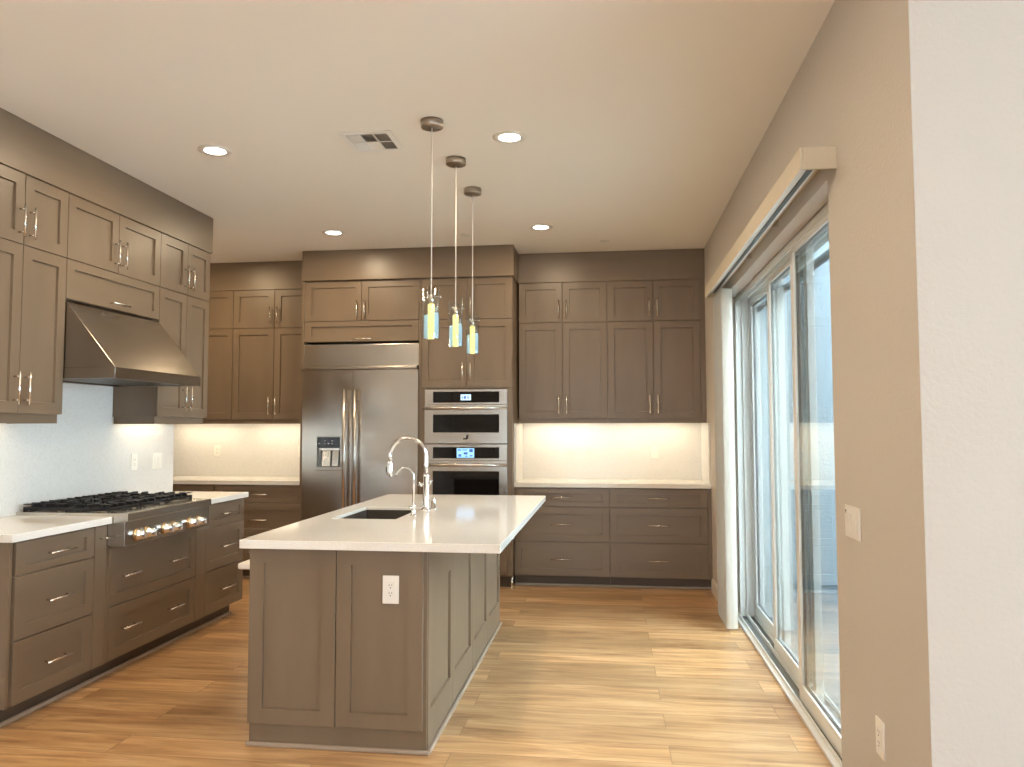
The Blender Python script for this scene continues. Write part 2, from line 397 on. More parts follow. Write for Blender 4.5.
# --- left wall uppers, facing +X; plane = carcass front, doors reach -3.054
PU = -3.074
def upper_left(y0, y1, ym, label, tall=True):
    c = thing('wall_cabinet', (-3.25, (y0+y1)/2, 1.44), label, 'cabinet', 'grey-brown wall cabinets above the cooktop run')
    z0 = UZ0 if tall else 2.145
    build('cabinet_body', carcass('E', PU, XL+.0005, y0+.0004, y1-.0004, z0, UT), 'cab', c)
    if tall:
        door(c, 'E', PU, y0, ym, UZ0, USP, 'hi', HZ_LOW); door(c, 'E', PU, ym, y1, UZ0, USP, 'lo', HZ_LOW)
    else:
        d = build('flap_door', shaker('E', PU, y0+GAP, y1-GAP, z0+GAP, USP-GAP, rail=.05), 'cab_h', c)
        build('handle', bar_handle('E', -3.054, (y0+y1)/2, 2.18, .17, False), 'nickel', d)
    door(c, 'E', PU, y0, ym, USP, UT, 'hi', HZ_SM); door(c, 'E', PU, ym, y1, USP, UT, 'lo', HZ_SM)
    return c
c = upper_left(3.295, 3.945, 3.62, 'grey-brown wall cabinet with four doors on the near side of the hood')
build('light_rail', MB().box(-3.10, -3.082, 3.30, 3.94, 1.437, UZ0).box(-3.379, -3.10, 3.922, 3.94, 1.437, UZ0), 'cab_h', c)
upper_left(3.945, 4.85, 4.40, 'grey-brown wall cabinet with two small doors and a flap directly above the hood', False)
c = upper_left(4.85, 5.505, 5.19, 'grey-brown wall cabinet with four doors at the far side of the range hood')
build('light_rail', MB().box(-3.10, -3.082, 4.865, 5.495, 1.437, UZ0).box(-3.379, -3.10, 4.865, 4.883, 1.437, UZ0).box(-3.379, -3.10, 5.477, 5.495, 1.437, UZ0), 'cab_h', c)
mb = MB(); mb.box(XL, -3.043, 3.285, 5.515, UT+.0005, H)
struct('trim_3', mb, 'cab_h', bevel=.002)
# --- back wall uppers, facing the camera
PB = 7.07
def upper_back(x0, x1, xm, label, filler=None):
    c = thing('wall_cabinet', ((x0+x1)/2, 7.25, 1.44), label, 'cabinet', 'grey-brown wall cabinets on the back wall')
    xe = filler or x1
    build('cabinet_body', carcass('S', PB, YB-.0005, x0+.0004, xe-.0004, UZ0, UT), 'cab', c)
    if filler: build('filler_strip', MB().box(x1+.001, xe-.0004, PB-.018, PB-.0003, UZ0, UT), 'cab', c)
    for a, b, h in ((x0, xm, 'hi'), (xm, x1, 'lo')):
        door(c, 'S', PB, a, b, UZ0, USP, h, HZ_LOW); door(c, 'S', PB, a, b, USP, UT, h, HZ_SM)
    build('light_rail', MB().box(x0+.0005, xe-.0005, PB-.004, PB+.014, 1.445, UZ0), 'cab_h', c)
    return c
upper_back(-.842, -.023, -.434, 'grey-brown wall cabinet with four doors beside the oven tower, above the back counter')
upper_back(-.023, .812, .392, 'grey-brown wall cabinet with four doors in the right corner by the sliding door', .858)
upper_back(-3.662, -2.815, -3.238, 'warm brown wall cabinet with four doors beside the left side of the refrigerator')
upper_back(-4.51, -3.662, -4.09, 'warm brown wall cabinet in the back left corner, mostly behind the range hood cabinets')
struct('trim_4', MB().box(-.842, XR, 7.045, YB, UT+.0005, H), 'cab_h', bevel=.002)
struct('trim_5', MB().box(-4.52, -2.815, 7.045, YB, UT+.0005, H), 'cab_h', bevel=.002)
# --- tower: refrigerator enclosure and oven cabinet
PT = 6.72
c = thing('refrigerator_cabinet', (-2.245, 7.06, 0), 'grey-brown cabinet with two doors and a long flap framing and topping the refrigerator', 'cabinet')
build('side_panel', MB().box(-2.812, -2.787, 6.70, YB-.001, 0, UT), 'cab', c)
build('side_panel', MB().box(-1.704+.0005, -1.6845, 6.70, YB-.001, 0, UT), 'cab', c)
build('cabinet_body', MB().box(-2.7865, -1.7045, PT, YB-.001, 2.19, UT), 'cab', c)
for a, b, h in ((-2.787, -2.246, 'hi'), (-2.246, -1.706, 'lo')): door(c, 'S', PT, a, b, 2.378, UT, h, HZ_SM-.02)
d = build('flap_door', shaker('S', PT, -2.785, -1.708, 2.19, 2.376, rail=.045), 'cab_h', c)
build('handle', bar_handle('S', 6.70, -2.23, 2.212, .17, False), 'nickel', d)
c = thing('oven_tower', (-1.27, 7.06, 0), 'tall grey-brown cabinet holding the two ovens, doors above, beside the refrigerator', 'cabinet')
mb = MB()
mb.box(-1.684, -1.646, PT, YB-.001, .10, UT).box(-.900, -.8575, PT, YB-.001, .10, UT)
mb.box(-1.646, -.900, PT, YB-.001, 1.745, UT).box(-1.646, -.900, 7.38, YB-.001, .10, 1.745).box(-1.646, -.900, PT, 7.38, .10, .60)
build('cabinet_body', mb, 'cab', c)
build('face_stile', MB().box(-1.684, -1.646, 6.702, PT-.0003, .60, 1.756).box(-.9005, -.8575, 6.702, PT-.0003, .12, 1.756), 'cab', c)
for a, b, h in ((-1.684, -1.267, 'hi'), (-1.267, -.860, 'lo')):
    door(c, 'S', PT, a, b, 2.375, UT, h, HZ_SM); door(c, 'S', PT, a, b, 1.758, 2.373, h, 1.90)
drawer(c, 'S', PT, -1.684, -.901, .12, .60)
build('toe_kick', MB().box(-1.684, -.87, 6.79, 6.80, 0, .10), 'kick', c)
build('levelling_foot', MB().cyl((-.868, 6.74, 0), (-.868, 6.74, .10), .011, 12).cyl((-.868, 6.74, 0), (-.868, 6.74, .008), .018, 12), 'nickel', c)
mb = MB(); mb.box(-2.80, -.842, 6.665, YB, UT+.0005, H)
struct('trim_6', mb, 'cab_h', bevel=.002)

# --- base cabinets
def base(name, face, plane, back, a0, a1, label, group, drawers, ends=(0, 0)):
    loc = P(face, plane, (a0+a1)/2, 0, -abs(plane-back)/2)
    c = thing(name, loc, label, 'cabinet', group)
    build('cabinet_body', carcass(face, plane, back, a0+.0004, a1-.0004, KZ, CB-.0005), 'cab', c)
    for d in drawers: drawer(c, face, plane, *d)
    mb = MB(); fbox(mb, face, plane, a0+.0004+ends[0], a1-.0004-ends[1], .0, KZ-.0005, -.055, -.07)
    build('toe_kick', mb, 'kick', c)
    mb = MB(); fbox(mb, face, plane, a0+.0004+ends[0], a1-.0004-ends[1], 0, .022, -.0545, -.035)
    build('shoe_moulding', mb, 'shoe', c, bevel=.006, seg=3)
    return c
GB = 'drawer base cabinets under the left counter'
PL = -2.827
def three(a0, a1): return [(a0, a1, .708, .868), (a0, a1, .402, .706), (a0, a1, .10, .400)]
c = base('base_cabinet', 'E', PL, XL+.0005, 3.33, 3.908, 'three-drawer base cabinet at the near end of the left counter', GB, three(3.345, 3.906))
build('end_panel', MB().box(XL+.001, -2.812, 3.312, 3.3298, KZ, CB-.0005), 'cab', c)
c = base('pull_out_cabinet', 'E', PL, XL+.0005, 3.908, 4.009, 'narrow pull-out cabinet with one short handle, near side of the cooktop drawers', GB, [])
fb = MB(); fbox(fb, 'E', PL, 3.910, 4.007, KZ, .868, 0, .02)
d = build('drawer', fb, 'cab', c, bevel=.0015)
build('handle', bar_handle('E', -2.807, 3.972, .80, .05, False), 'nickel', d)
c = thing('base_cabinet', ((PL+XL)/2, 4.49, 0), 'wide base cabinet with two deep drawers and four handles under the gas cooktop', 'cabinet', GB)
build('cabinet_body', carcass('E', PL, XL+.0005, 4.0094, 5.0654, KZ, .745), 'cab', c)
drawer(c, 'E', PL, 4.04, 4.945, .402, .742, [4.205, 4.69], .56, .16)
drawer(c, 'E', PL, 4.04, 4.945, .10, .400, [4.215, 4.68], .26, .16)
build('filler_strip', MB().box(PL+.0003, -2.807, 4.948, 5.066, KZ, .742), 'cab', c)
build('filler_strip', MB().box(PL+.0003, -2.807, 4.011, 4.038, KZ, .742), 'cab', c)
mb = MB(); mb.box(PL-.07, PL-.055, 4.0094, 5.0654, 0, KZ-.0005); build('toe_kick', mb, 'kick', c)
build('shoe_moulding', MB().box(PL-.0545, PL-.035, 4.0094, 5.0654, 0, .022), 'shoe', c, bevel=.006, seg=3)
c = base('base_cabinet', 'E', PL, XL+.0005, 5.066, 5.632, 'three-drawer base cabinet at the far end of the left counter, past the cooktop', GB, three(5.07, 5.63), (0, .06))
PBB = 6.83; GR = 'drawer base cabinets along the back wall'
base('base_cabinet', 'S', PBB, YB-.0005, -.8565, -.013, 'three-drawer base cabinet at the back beside the oven tower, partly behind the island', GR, three(-.855, -.014))
c = base('base_cabinet', 'S', PBB, YB-.0005, -.013, .858, 'three-drawer base cabinet at the back in the right corner by the sliding door', GR, three(-.012, .828))
build('filler_strip', MB().box(.8295, .857, PBB-.018, PBB-.0003, KZ, .87), 'cab', c)
base('base_cabinet', 'S', PBB, YB-.0005, -3.70, -2.8125, 'three-drawer base cabinet at the back against the left side of the refrigerator', GR, three(-3.685, -2.815))
base('base_cabinet', 'S', PBB, YB-.0005, -4.58, -3.70, 'three-drawer base cabinet in the back left corner, almost hidden by the cooktop counter', GR, three(-4.57, -3.70))

# ------------------------------------------------------------------ countertops and splashbacks
RY0, RY1 = 4.01, 4.92
mb = MB()
pts = [(XL+.0006, 3.284), (-2.776, 3.284), (-2.776, RY0-.001), (-3.3785, RY0-.001), (-3.3785, RY1+.001), (-2.776, RY1+.001), (-2.776, 5.64), (XL+.0006, 5.64)]
mb.prism([(x, y, CB) for x, y in pts], (0, 0, CT-CB))
o = build('countertop', mb, 'quartz', bevel=.003); tag(o, 'white quartz countertop around the gas cooktop on the left wall', 'countertop')
o = build('countertop', MB().box(-.8565, XR-.0006, 6.80, YB-.0006, CB, CT), 'quartz', bevel=.003); tag(o, 'white quartz countertop at the back between oven tower and sliding door', 'countertop')
o = build('countertop', MB().box(-4.6, -2.8125, 6.80, YB-.0006, CB, CT), 'quartz', bevel=.003); tag(o, 'white quartz countertop at the back left beside the refrigerator', 'countertop')
mb = MB(); mb.box(XL+.0006, XL+.014, 3.284, 5.60, CT+.0005, 1.436).box(XL+.0006, XL+.014, 3.946, 4.849, 1.436, 2.14)
o = build('backsplash', mb, 'splash'); tag(o, 'white slab backsplash behind the cooktop and range hood', 'backsplash')
mb = MB(); mb.box(-.8565, XR-.0006, YB-.014, YB-.0006, CT+.0005, 1.48).box(-.8565, -.842, 6.81, YB-.014, CT+.0005, 1.443).box(XR-.016, XR-.0006, 6.81, YB-.014, CT+.0005, 1.443)
o = build('backsplash', mb, 'splash'); tag(o, 'pale slab backsplash with side returns under the right back cabinets', 'backsplash')
o = build('backsplash', MB().box(-4.6, -2.8125, YB-.014, YB-.0006, CT+.0005, 1.48), 'splash'); tag(o, 'pale slab backsplash at the back left beside the refrigerator', 'backsplash')

# ------------------------------------------------------------------ under-cabinet light bars
def light_bar(x0, x1, y0, y1, z, label, power):
    t = thing('under_cabinet_light', ((x0+x1)/2, (y0+y1)/2, z-.012), label, 'light', 'light bars under the wall cabinets')
    build('light_body', MB().box(x0, x1, y0, y1, z-.010, z), 'plate', t)
    build('light_diffuser', MB().box(x0+.004, x1-.004, y0+.004, y1-.004, z-.012, z-.010), 'led', t)
    a = area('bar_glow', ((x0+x1)/2, (y0+y1)/2, z-.014), (0, 0, 0), (x1-x0)-.01, (y1-y0)-.01, power, WARM2)
    return a
light_bar(-3.30, -3.26, 3.35, 3.88, UZ0, 'light bar under the wall cabinet at the left edge of the photo', .9)
light_bar(-3.30, -3.26, 4.92, 5.44, UZ0, 'light bar under the wall cabinet at the far side of the range hood', .9)
light_bar(-.78, -.08, 7.20, 7.24, UZ0, 'light bar under the back cabinet beside the oven tower', 2.5)
light_bar(.04, .76, 7.20, 7.24, UZ0, 'light bar under the back cabinet in the right corner', 2.5)
light_bar(-3.60, -2.88, 7.20, 7.24, UZ0, 'light bar under the brown cabinet left of the refrigerator', 2.5)
light_bar(-4.45, -3.72, 7.20, 7.24, UZ0, 'light bar in the back left corner above the hidden counter', 2.5)

# ------------------------------------------------------------------ range hood
hd = thing('range_hood', (-3.08, 4.3975, 1.69), 'sloping stainless steel range hood above the gas cooktop', 'range hood')
hy0, hy1 = 3.9475, 4.8475; hx = XL+.0155
mb = MB()
prof = [(hx, 1.752), (-2.743, 1.752), (-3.05, 2.128), (hx, 2.128)]
mb.prism([(x, hy0, z) for x, z in prof], (0, hy1-hy0, 0))
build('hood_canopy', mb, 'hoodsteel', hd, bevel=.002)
mb = MB().ringslab((hx, -2.743, hy0, hy1), (hx+.05, -2.765, hy0+.02, hy1-.02), 1.69, 1.7518)
build('hood_lip', mb, 'hoodsteel', hd, bevel=.0015)
for k in range(3):
    y0 = hy0+.03+k*.283; mb = MB()
    for q in range(9): mb.box(-3.32, -2.86, y0+.004+q*.031, y0+.022+q*.031, 1.7, 1.712)
    mb.box(-3.33, -2.85, y0, y0+.275, 1.712, 1.72)
    f = build('baffle_filter', mb, 'filter', hd)
for y in (hy0+.16, hy1-.16):
    build('hood_lamp', MB().lathe((-2.81, y, 1.752), (0, 0, -1), [(.032, 0), (.032, .035), (.026, .04)]), 'plate', hd)

# ------------------------------------------------------------------ gas rangetop
rg = thing('gas_cooktop', (-3.02, 4.398, .75), 'stainless steel six-burner gas rangetop with black grates and front knobs', 'cooktop')
mb = MB(); mb.box(-3.377, -2.772, RY0+.001, RY1-.001, .748, .925)
build('cooktop_body', mb, 'steel', rg)
mb = MB()
mb.prism([(-2.772, RY0+.001, .748), (-2.702, RY0+.001, .748), (-2.702, RY0+.001, .885), (-2.686, RY0+.001, .888), (-2.686, RY0+.001, .928), (-2.690, RY0+.001, .932), (-2.772, RY0+.001, .932)], (0, RY1-RY0-.002, 0))
build('front_panel', mb, 'steel', rg, bevel=.0015)
mb = MB().ringslab((-3.377, -2.7725, RY0+.001, RY1-.001), (-3.355, -2.80, RY0+.02, RY1-.02), .9252, .932)
build('surface_rim', mb, 'steel', rg)
for k in range(3):
    ya = RY0+.022+k*.291; yb = ya+.283; xa, xb = -3.350, -2.812; z0, z1 = .940, .970; mb = MB()
    t = .017
    mb.ringslab((xa, xb, ya, yb), (xa+t, xb-t, ya+t, yb-t), z0, z1-.012)
    ym = (ya+yb)/2; xm = (xa+xb)/2
    mb.box(xm-t/2, xm+t/2, ya+t, yb-t, z0+.001, z1-.012)
    for xc in ((xa+xm)/2, (xm+xb)/2):
        # eight fingers aiming at the burner, raised like real cast fingers
        for s in (-1, 1):
            for q in (-.075, 0, .075):
                ye = ya if s < 0 else yb; mb.box(xc+q-.009, xc+q+.009, ye, ye-s*.05, z1-.0118, z1+.008)
            if (xc < xm) == (s < 0):
                xe = xa if s < 0 else xb
                for q in (-.07, 0, .07): mb.box(xe, xe-s*.05, ym+q-.009, ym+q+.009, z1-.0118, z1+.0078)
            mb.box(xc-t/2, xc+t/2, ym+s*.03, ym+s*(yb-ya-2*t)/2, z0+.002, z1+.006)
            mb.box(xc+s*.03, xc+s*(xb-xa-4*t)/4, ym-t/2, ym+t/2, z0+.002, z1+.006)
            mb.box(xc-s*.085-t/2, xc-s*.085+t/2, ya+t, ya+.075, z0+.002, z1+.005)
            mb.box(xc-s*.085-t/2, xc-s*.085+t/2, yb-.075, yb-t, z0+.002, z1+.005)
    for x in (xa, xm-t/2, xb-t):
        for y in (ya, yb-t): mb.box(x, x+t, y, y+t, .9325 if x != xm-t/2 else .9255, z0)
    for x in (xa, xb-.04):
        for y in (ya, yb-.03): mb.box(x, x+.04, y, y+.03, z1, z1+.006)
    build('grate', mb, 'iron', rg, bevel=.002, seg=1)
    for xc in ((xa+xm)/2, (xm+xb)/2):
        b = build('burner', MB().lathe((xc, ym, .9252), (0, 0, 1), [(.055, 0), (.052, .012), (.03, .013), (.03, .0135)]), 'steel', rg)
        build('burner_cap', MB().lathe((xc, ym, .9388), (0, 0, 1), [(.036, 0), (.040, .003), (.038, .010), (.02, .013)]), 'dark', b)
for y in (4.125, 4.222, 4.40, 4.495, 4.68, 4.778):
    kb = build('knob', MB().lathe((-2.7015, y, .800), (1, 0, 0), [(.030, .008), (.029, .012), (.026, .014), (.025, .040), (.021, .046), (.006, .047)], 28), 'chrome', rg)
    build('knob_bezel', MB().lathe((-2.7015, y, .800), (1, 0, 0), [(.037, 0), (.037, .005), (.032, .0078)], 28), 'bronze', kb)
    build('knob_grip', MB().box(-2.6553, -2.641, y-.0045, y+.0045, .780, .820), 'chrome', kb, bevel=.003)

# ------------------------------------------------------------------ refrigerator
fr = thing('refrigerator', (-2.245, 7.04, 0), 'wide built-in stainless steel side-by-side refrigerator with ice and water dispenser', 'refrigerator')
fx0, fx1 = -2.785, -1.706; FS = -2.312; FY = 6.70
build('refrigerator_body', MB().box(fx0, fx1, 6.755, YB-.002, .02, 2.175), 'dark', fr)
build('top_grille', MB().box(fx0, fx1, 6.70, 6.7545, 1.965, 2.165), 'steel', fr, bevel=.002)
mb = MB(); mb.prism([(fx0-.015, 6.755, 1.935), (fx0-.015, 6.655, 1.935), (fx0-.015, 6.655, 1.952), (fx0-.015, 6.68, 1.964), (fx0-.015, 6.755, 1.964)], (fx1-fx0+.006, 0, 0))
build('grille_lip', mb, 'steel', fr)
# left door is built round the dispenser opening
dx0, dx1, dz0, dz1 = -2.648, -2.414, 1.022, 1.328
mb = MB().ringslab((fx0, FS-.002, .12, 1.932), (dx0, dx1, dz0, dz1), 6.68, 6.7545, 'y')
ld = build('refrigerator_door', mb, 'steel_v', fr, bevel=.002)
rd = build('refrigerator_door', MB().box(FS+.002, fx1, 6.68, 6.7545, .12, 1.932), 'steel_v', fr, bevel=.002)
for d, x in ((ld, -2.368), (rd, -2.268)):
    mb = MB(); mb.cyl((x, 6.615, .55), (x, 6.615, 1.75), .014, 20)
    for z in (.64, 1.66): mb.cyl((x, 6.615, z), (x, 6.6797, z), .009, 12)
    build('handle', mb, 'steel_v', d)
dp = build('dispenser_bezel', MB().ringslab((dx0, dx1, dz0, dz1), (dx0+.008, dx1-.008, dz0+.03, dz1-.008), 6.672, 6.70, 'y'), 'steel', fr, bevel=.0015)
build('control_panel', MB().box(dx0+.008, dx1-.008, 6.676, 6.70, 1.222, dz1-.008), 'blackglass', dp)
build('dispenser_cavity', MB().box(dx0+.008, dx1-.008, 6.745, 6.7543, dz0+.03, 1.222).box(dx0+.008, dx0+.014, 6.70, 6.745, dz0+.03, 1.222).box(dx1-.014, dx1-.008, 6.70, 6.745, dz0+.03, 1.222).box(dx0+.014, dx1-.014, 6.70, 6.745, dz0+.03, dz0+.036), 'filter', dp)
build('dispenser_visor', MB().box(dx0+.035, dx1-.012, 6.668, 6.73, 1.200, 1.224), 'nickel', dp, bevel=.003)
for x0, x1 in ((-2.602, -2.525), (-2.508, -2.452)):
    build('dispenser_paddle', MB().prism([(x0, 6.70, 1.06), (x0, 6.715, 1.20), (x0, 6.725, 1.20), (x0, 6.71, 1.06)], (x1-x0, 0, 0)), 'nickel', dp)
mb = MB()
for x, z in ((-2.565, 1.288), (-2.497, 1.288), (-2.62, 1.263), (-2.567, 1.263), (-2.533, 1.263), (-2.499, 1.263)):
    mb.box(x-.007, x+.007, 6.6752, 6.6758, z-.004, z+.004)
build('button_print', mb, 'glyph_w', dp)
mb = MB(); mb.box(fx0, fx1, 6.77, 6.80, .0, .02).box(fx0, fx1, 6.73, 6.7545, .02, .115)
build('toe_grille', mb, 'dark', fr)

# ------------------------------------------------------------------ wall ovens
OX0, OX1 = -1.644, -.902; OY = 6.675
def oven(name, zb, zt, cz, hz, wz, label, disp, body_back):
    ov = thing(name, ((OX0+OX1)/2, 6.9, zb), label, 'oven', 'built-in ovens in the tower')
    build('oven_body', MB().box(OX0+.02, OX1-.02, 6.7005, body_back, zb+.004, zt-.006), 'dark', ov)
    # control panel strip
    cp = build('control_panel', MB().ringslab((OX0, OX1, cz[0]-.018, zt), (-1.567, -.972, cz[0], cz[1]), OY, 6.70, 'y'), 'steel', ov, bevel=.0015)
    g = build('control_glass', MB().box(-1.567, -.972, OY+.002, 6.70, cz[0], cz[1]), 'blackglass', ov)
    d = build('display', MB().box(disp[0], disp[1], OY+.0012, OY+.002, disp[2], disp[3]), disp[4], g)
    dw = disp[1]-disp[0]; dh = disp[3]-disp[2]
    for i, (u, v, ww, hh) in enumerate(disp[5]):
        gm = MB(); gm.box(disp[0]+u*dw, disp[0]+(u+ww)*dw, OY+.0006, OY+.0012, disp[2]+v*dh, disp[2]+(v+hh)*dh); build('display_icon', gm, 'glyph', g)
    # door
    zd = cz[0]-.021
    dr_ = build('oven_door', MB().ringslab((OX0, OX1, zb+.003, zd), (-1.567, -.972, wz[0], wz[1]), OY-.004, 6.70, 'y'), 'steel', ov, bevel=.0015)
    build('door_window', MB().box(-1.567, -.972, OY-.001, 6.70, wz[0], wz[1]), 'blackglass', dr_)
    mb = MB(); mb.cyl((OX0-.006, OY-.052, hz), (OX1+.002, OY-.052, hz), .0125, 18)
    for x in (OX0+.06, OX1-.06): mb.cyl((x, OY-.052, hz), (x, OY-.0045, hz), .009, 12)
    build('handle', mb, 'nickel', dr_)
    return ov, dr_
icons = [(.12,.3,.12,.35), (.32,.25,.2,.5), (.62,.3,.22,.18), (.62,.6,.14,.15)]
icons2 = [(.06,.75,.18,.12), (.3,.78,.3,.08), (.72,.6,.2,.3), (.4,.35,.22,.22), (.1,.12,.16,.25), (.5,.1,.1,.12), (.75,.15,.15,.12)]
ov, od = oven('microwave_oven', 1.262, 1.744, (1.628, 1.725), 1.578, (1.362, 1.522), 'upper built-in microwave oven with small pale display in the tower', (-1.318, -1.225, 1.648, 1.70, 'display_w', icons), 7.3)
# dark maker's mark below the window: a hooked letter with a small block at its foot
mb = MB()
mb.prism([(-1.266, OY-.0045, 1.342), (-1.247, OY-.0045, 1.342), (-1.247, OY-.0045, 1.312), (-1.254, OY-.0045, 1.304), (-1.264, OY-.0045, 1.300), (-1.280, OY-.0045, 1.302), (-1.280, OY-.0045, 1.312), (-1.270, OY-.0045, 1.314), (-1.266, OY-.0045, 1.319)], (0, -.001, 0))
mb.box(-1.295, -1.2805, OY-.0055, OY-.0045, 1.301, 1.311)
build('emblem', mb, 'dark', od)
ov, od = oven('wall_oven', .62, 1.258, (1.135, 1.232), 1.078, (.72, 1.022), 'lower built-in wall oven with larger blue display, partly behind the island', (-1.352, -1.195, 1.140, 1.224, 'display', icons2), 7.3)

# ------------------------------------------------------------------ island
IX0, IX1, IY0, IY1 = -1.612, -.80, 3.32, 5.52
isl = thing('kitchen_island', (-1.21, 4.42, 0), 'grey-brown panelled kitchen island with the outlet on its end, under the pendants', 'island')
mb = MB()
mb.box(IX0, IX1-.02, IY0, IY0+.03, .0, CB-.0005).box(IX0, IX1-.02, IY1-.03, IY1, .0, CB-.0005)
mb.box(IX0, IX0+.03, IY0+.03, IY1-.03, .0, CB-.0005).box(IX1-.05, IX1-.02, IY0+.03, IY1-.03, .0, CB-.0005).box(IX0+.03, IX1-.05, IY0+.03, IY1-.03, .0, .1)
build('island_body', mb, 'cab', isl)
for a, b in ((-1.616, -1.2095), (-1.2095, -.816)):
    build('end_panel', shaker('S', IY0-.0003, a+GAP, b-GAP, .103, CB-.004, rail=.066, stile=.066), 'cab', isl)
ys = [3.335, 3.865, 4.42, 4.975, 5.52]
for a, b in zip(ys, ys[1:]):
    mbp = shaker('E', IX1-.0197, a+.001, b-.001, .0, CB-.004, rail=.17, stile=.055)
    build('side_panel', mbp, 'cab', isl)
build('corner_post', MB().box(IX1-.0195, IX1-.003, IY0+.002, 3.333, 0, CB-.004), 'cab', isl)
for y0, y1, n in ((3.42, 4.0, 0), (4.0, 4.75, 0), (4.75, 5.42, 0)):
    build('door', shaker('W', IX0-.0003, y0+GAP, y1-GAP, .103, CB-.004), 'cab', isl)
mb = MB(); mb.box(IX0-.012, IX1+.012, IY0-.016, IY0-.0004, 0, .02)
mb.box(IX1+.0007, IX1+.016, IY0, IY1+.0, 0, .02)
build('shoe_moulding', mb, 'shoe', isl, bevel=.006, seg=3)
mb = MB(); n = 6
pts = [(IX0-.02-.0003+.0, 3.62), (-1.83, 3.62)]
for k in range(n+1):
    a = PI/2*k/n; pass
pp = [(-1.633, 4.0), (-1.633, 3.60)] + [(-1.803-.03*math.sin(a), 3.63-.03*math.cos(a)) for a in [PI/2*k/6 for k in range(7)]] + [(-1.833, 4.0)]
mb.prism([(x, y, .717) for x, y in pp], (0, 0, .027))
o = build('pull_out_shelf', mb, 'plate', isl, bevel=.008, seg=3); o['label'] = 'white round-cornered shelf sticking out of the island side'

SX0, SX1, SY0, SY1 = -1.525, -1.165, 4.08, 4.68
mb = MB().ringslab((-1.645, -.470, 3.260, 5.58), (SX0, SX1, SY0, SY1), CB, CT)
o = build('island_countertop', mb, 'quartz', bevel=.003); tag(o, 'white quartz island countertop with overhang and sink cut-out', 'countertop')
sk = thing('kitchen_sink', ((SX0+SX1)/2, (SY0+SY1)/2, .66), 'dark undermount sink in the island countertop', 'sink')
mb = MB(); e = .012; z0 = .67; t = .0045
mb.ringslab((SX0-.02, SX1+.02, SY0-.02, SY1+.02), (SX0-.003, SX1+.003, SY0-.003, SY1+.003), z0, CB-.0004)
mb.box(SX0-.02, SX1+.02, SY0-.02, SY1+.02, z0-.012, z0)
mb.ringslab((SX0+.0005, SX1-.0005, SY0+.0005, SY1-.0005), (SX0+.005, SX1-.005, SY0+.005, SY1-.005), z0, .897)
build('sink_bowl', mb, 'sink', sk)
build('drain', MB().lathe(((SX0+SX1)/2, (SY0+SY1)/2, z0+.0003), (0, 0, 1), [(.045, 0), (.045, .003), (.035, .004), (.012, .002)]), 'nickel', sk)

def arc(cx, cz, r, a0, a1, n, y): return [(cx+r*math.cos(math.radians(a0+(a1-a0)*k/n)), y, cz+r*math.sin(math.radians(a0+(a1-a0)*k/n))) for k in range(n+1)]
# main pull-down faucet
fy, fx = 4.53, -1.105
fc = thing('kitchen_faucet', (fx, fy, CT), 'tall chrome gooseneck faucet with pull-down head behind the island sink', 'faucet')
build('faucet_base', MB().lathe((fx, fy, CT+.0003), (0, 0, 1), [(.030, 0), (.030, .004), (.022, .010), (.020, .03), (.0195, .20), (.0215, .204), (.0215, .212), (.016, .216)], 28), 'chrome', fc)
ra = .112
neck = [(fx, fy, CT+.215), (fx, fy, 1.18)]+arc(fx-ra, 1.235, ra, 0, 180, 22, fy)+[(fx-2*ra, fy, 1.205)]
build('gooseneck', MB().tube(neck, .0125, 18), 'chrome', fc)
hdp = build('spray_head', MB().lathe((fx-2*ra, fy, 1.205), (-.02, 0, -1), [(.0135, 0), (.0165, .012), (.0175, .06), (.0175, .088), (.013, .092)], 24), 'chrome', fc)
build('spray_button', MB().box(fx-2*ra-.024, fx-2*ra-.016, fy-.006, fy+.006, 1.14, 1.172), 'dark', hdp)
mb = MB(); mb.cyl((fx-.018, fy, 1.065), (fx-.046, fy-.004, 1.072), .012, 16); mb.cyl((fx+.015, fy, 1.06), (fx+.04, fy-.02, 1.095), .007, 12, .005)
build('lever', mb, 'chrome', fc)
# small drinking-water tap
gy, gx = 4.245, -1.108
tp = thing('water_tap', (gx, gy, CT), 'small slim chrome water tap in front of the tall faucet', 'faucet')
build('tap_base', MB().lathe((gx, gy, CT+.0003), (0, 0, 1), [(.020, 0), (.020, .003), (.012, .008), (.011, .05), (.0125, .052), (.0125, .06), (.006, .066)], 22), 'chrome', tp)
r2 = .052
nk = [(gx, gy, CT+.06), (gx+.002, gy, 1.125)]+arc(gx-r2+.002, 1.130, r2, 0, 150, 16, gy)
nk.append((nk[-1][0]-.012, gy, nk[-1][2]-.022))
build('spout', MB().tube(nk, .0062, 14), 'chrome', tp)
build('lever', MB().cyl((gx, gy-.004, .955), (gx-.018, gy-.026, .968), .004, 10), 'chrome', tp)
sx, sy = -1.075, 4.60
so = thing('soap_dispenser', (sx, sy, CT), 'short chrome button cylinder beside the tall faucet', 'soap dispenser')
build('dispenser_base', MB().lathe((sx, sy, CT+.0003), (0, 0, 1), [(.022, 0), (.022, .004), (.014, .008), (.014, .058), (.011, .062)], 22), 'chrome', so)
build('dispenser_button', MB().lathe((sx, sy, CT+.063), (0, 0, 1), [(.009, 0), (.009, .008), (.004, .010)], 16), 'nickel', so)

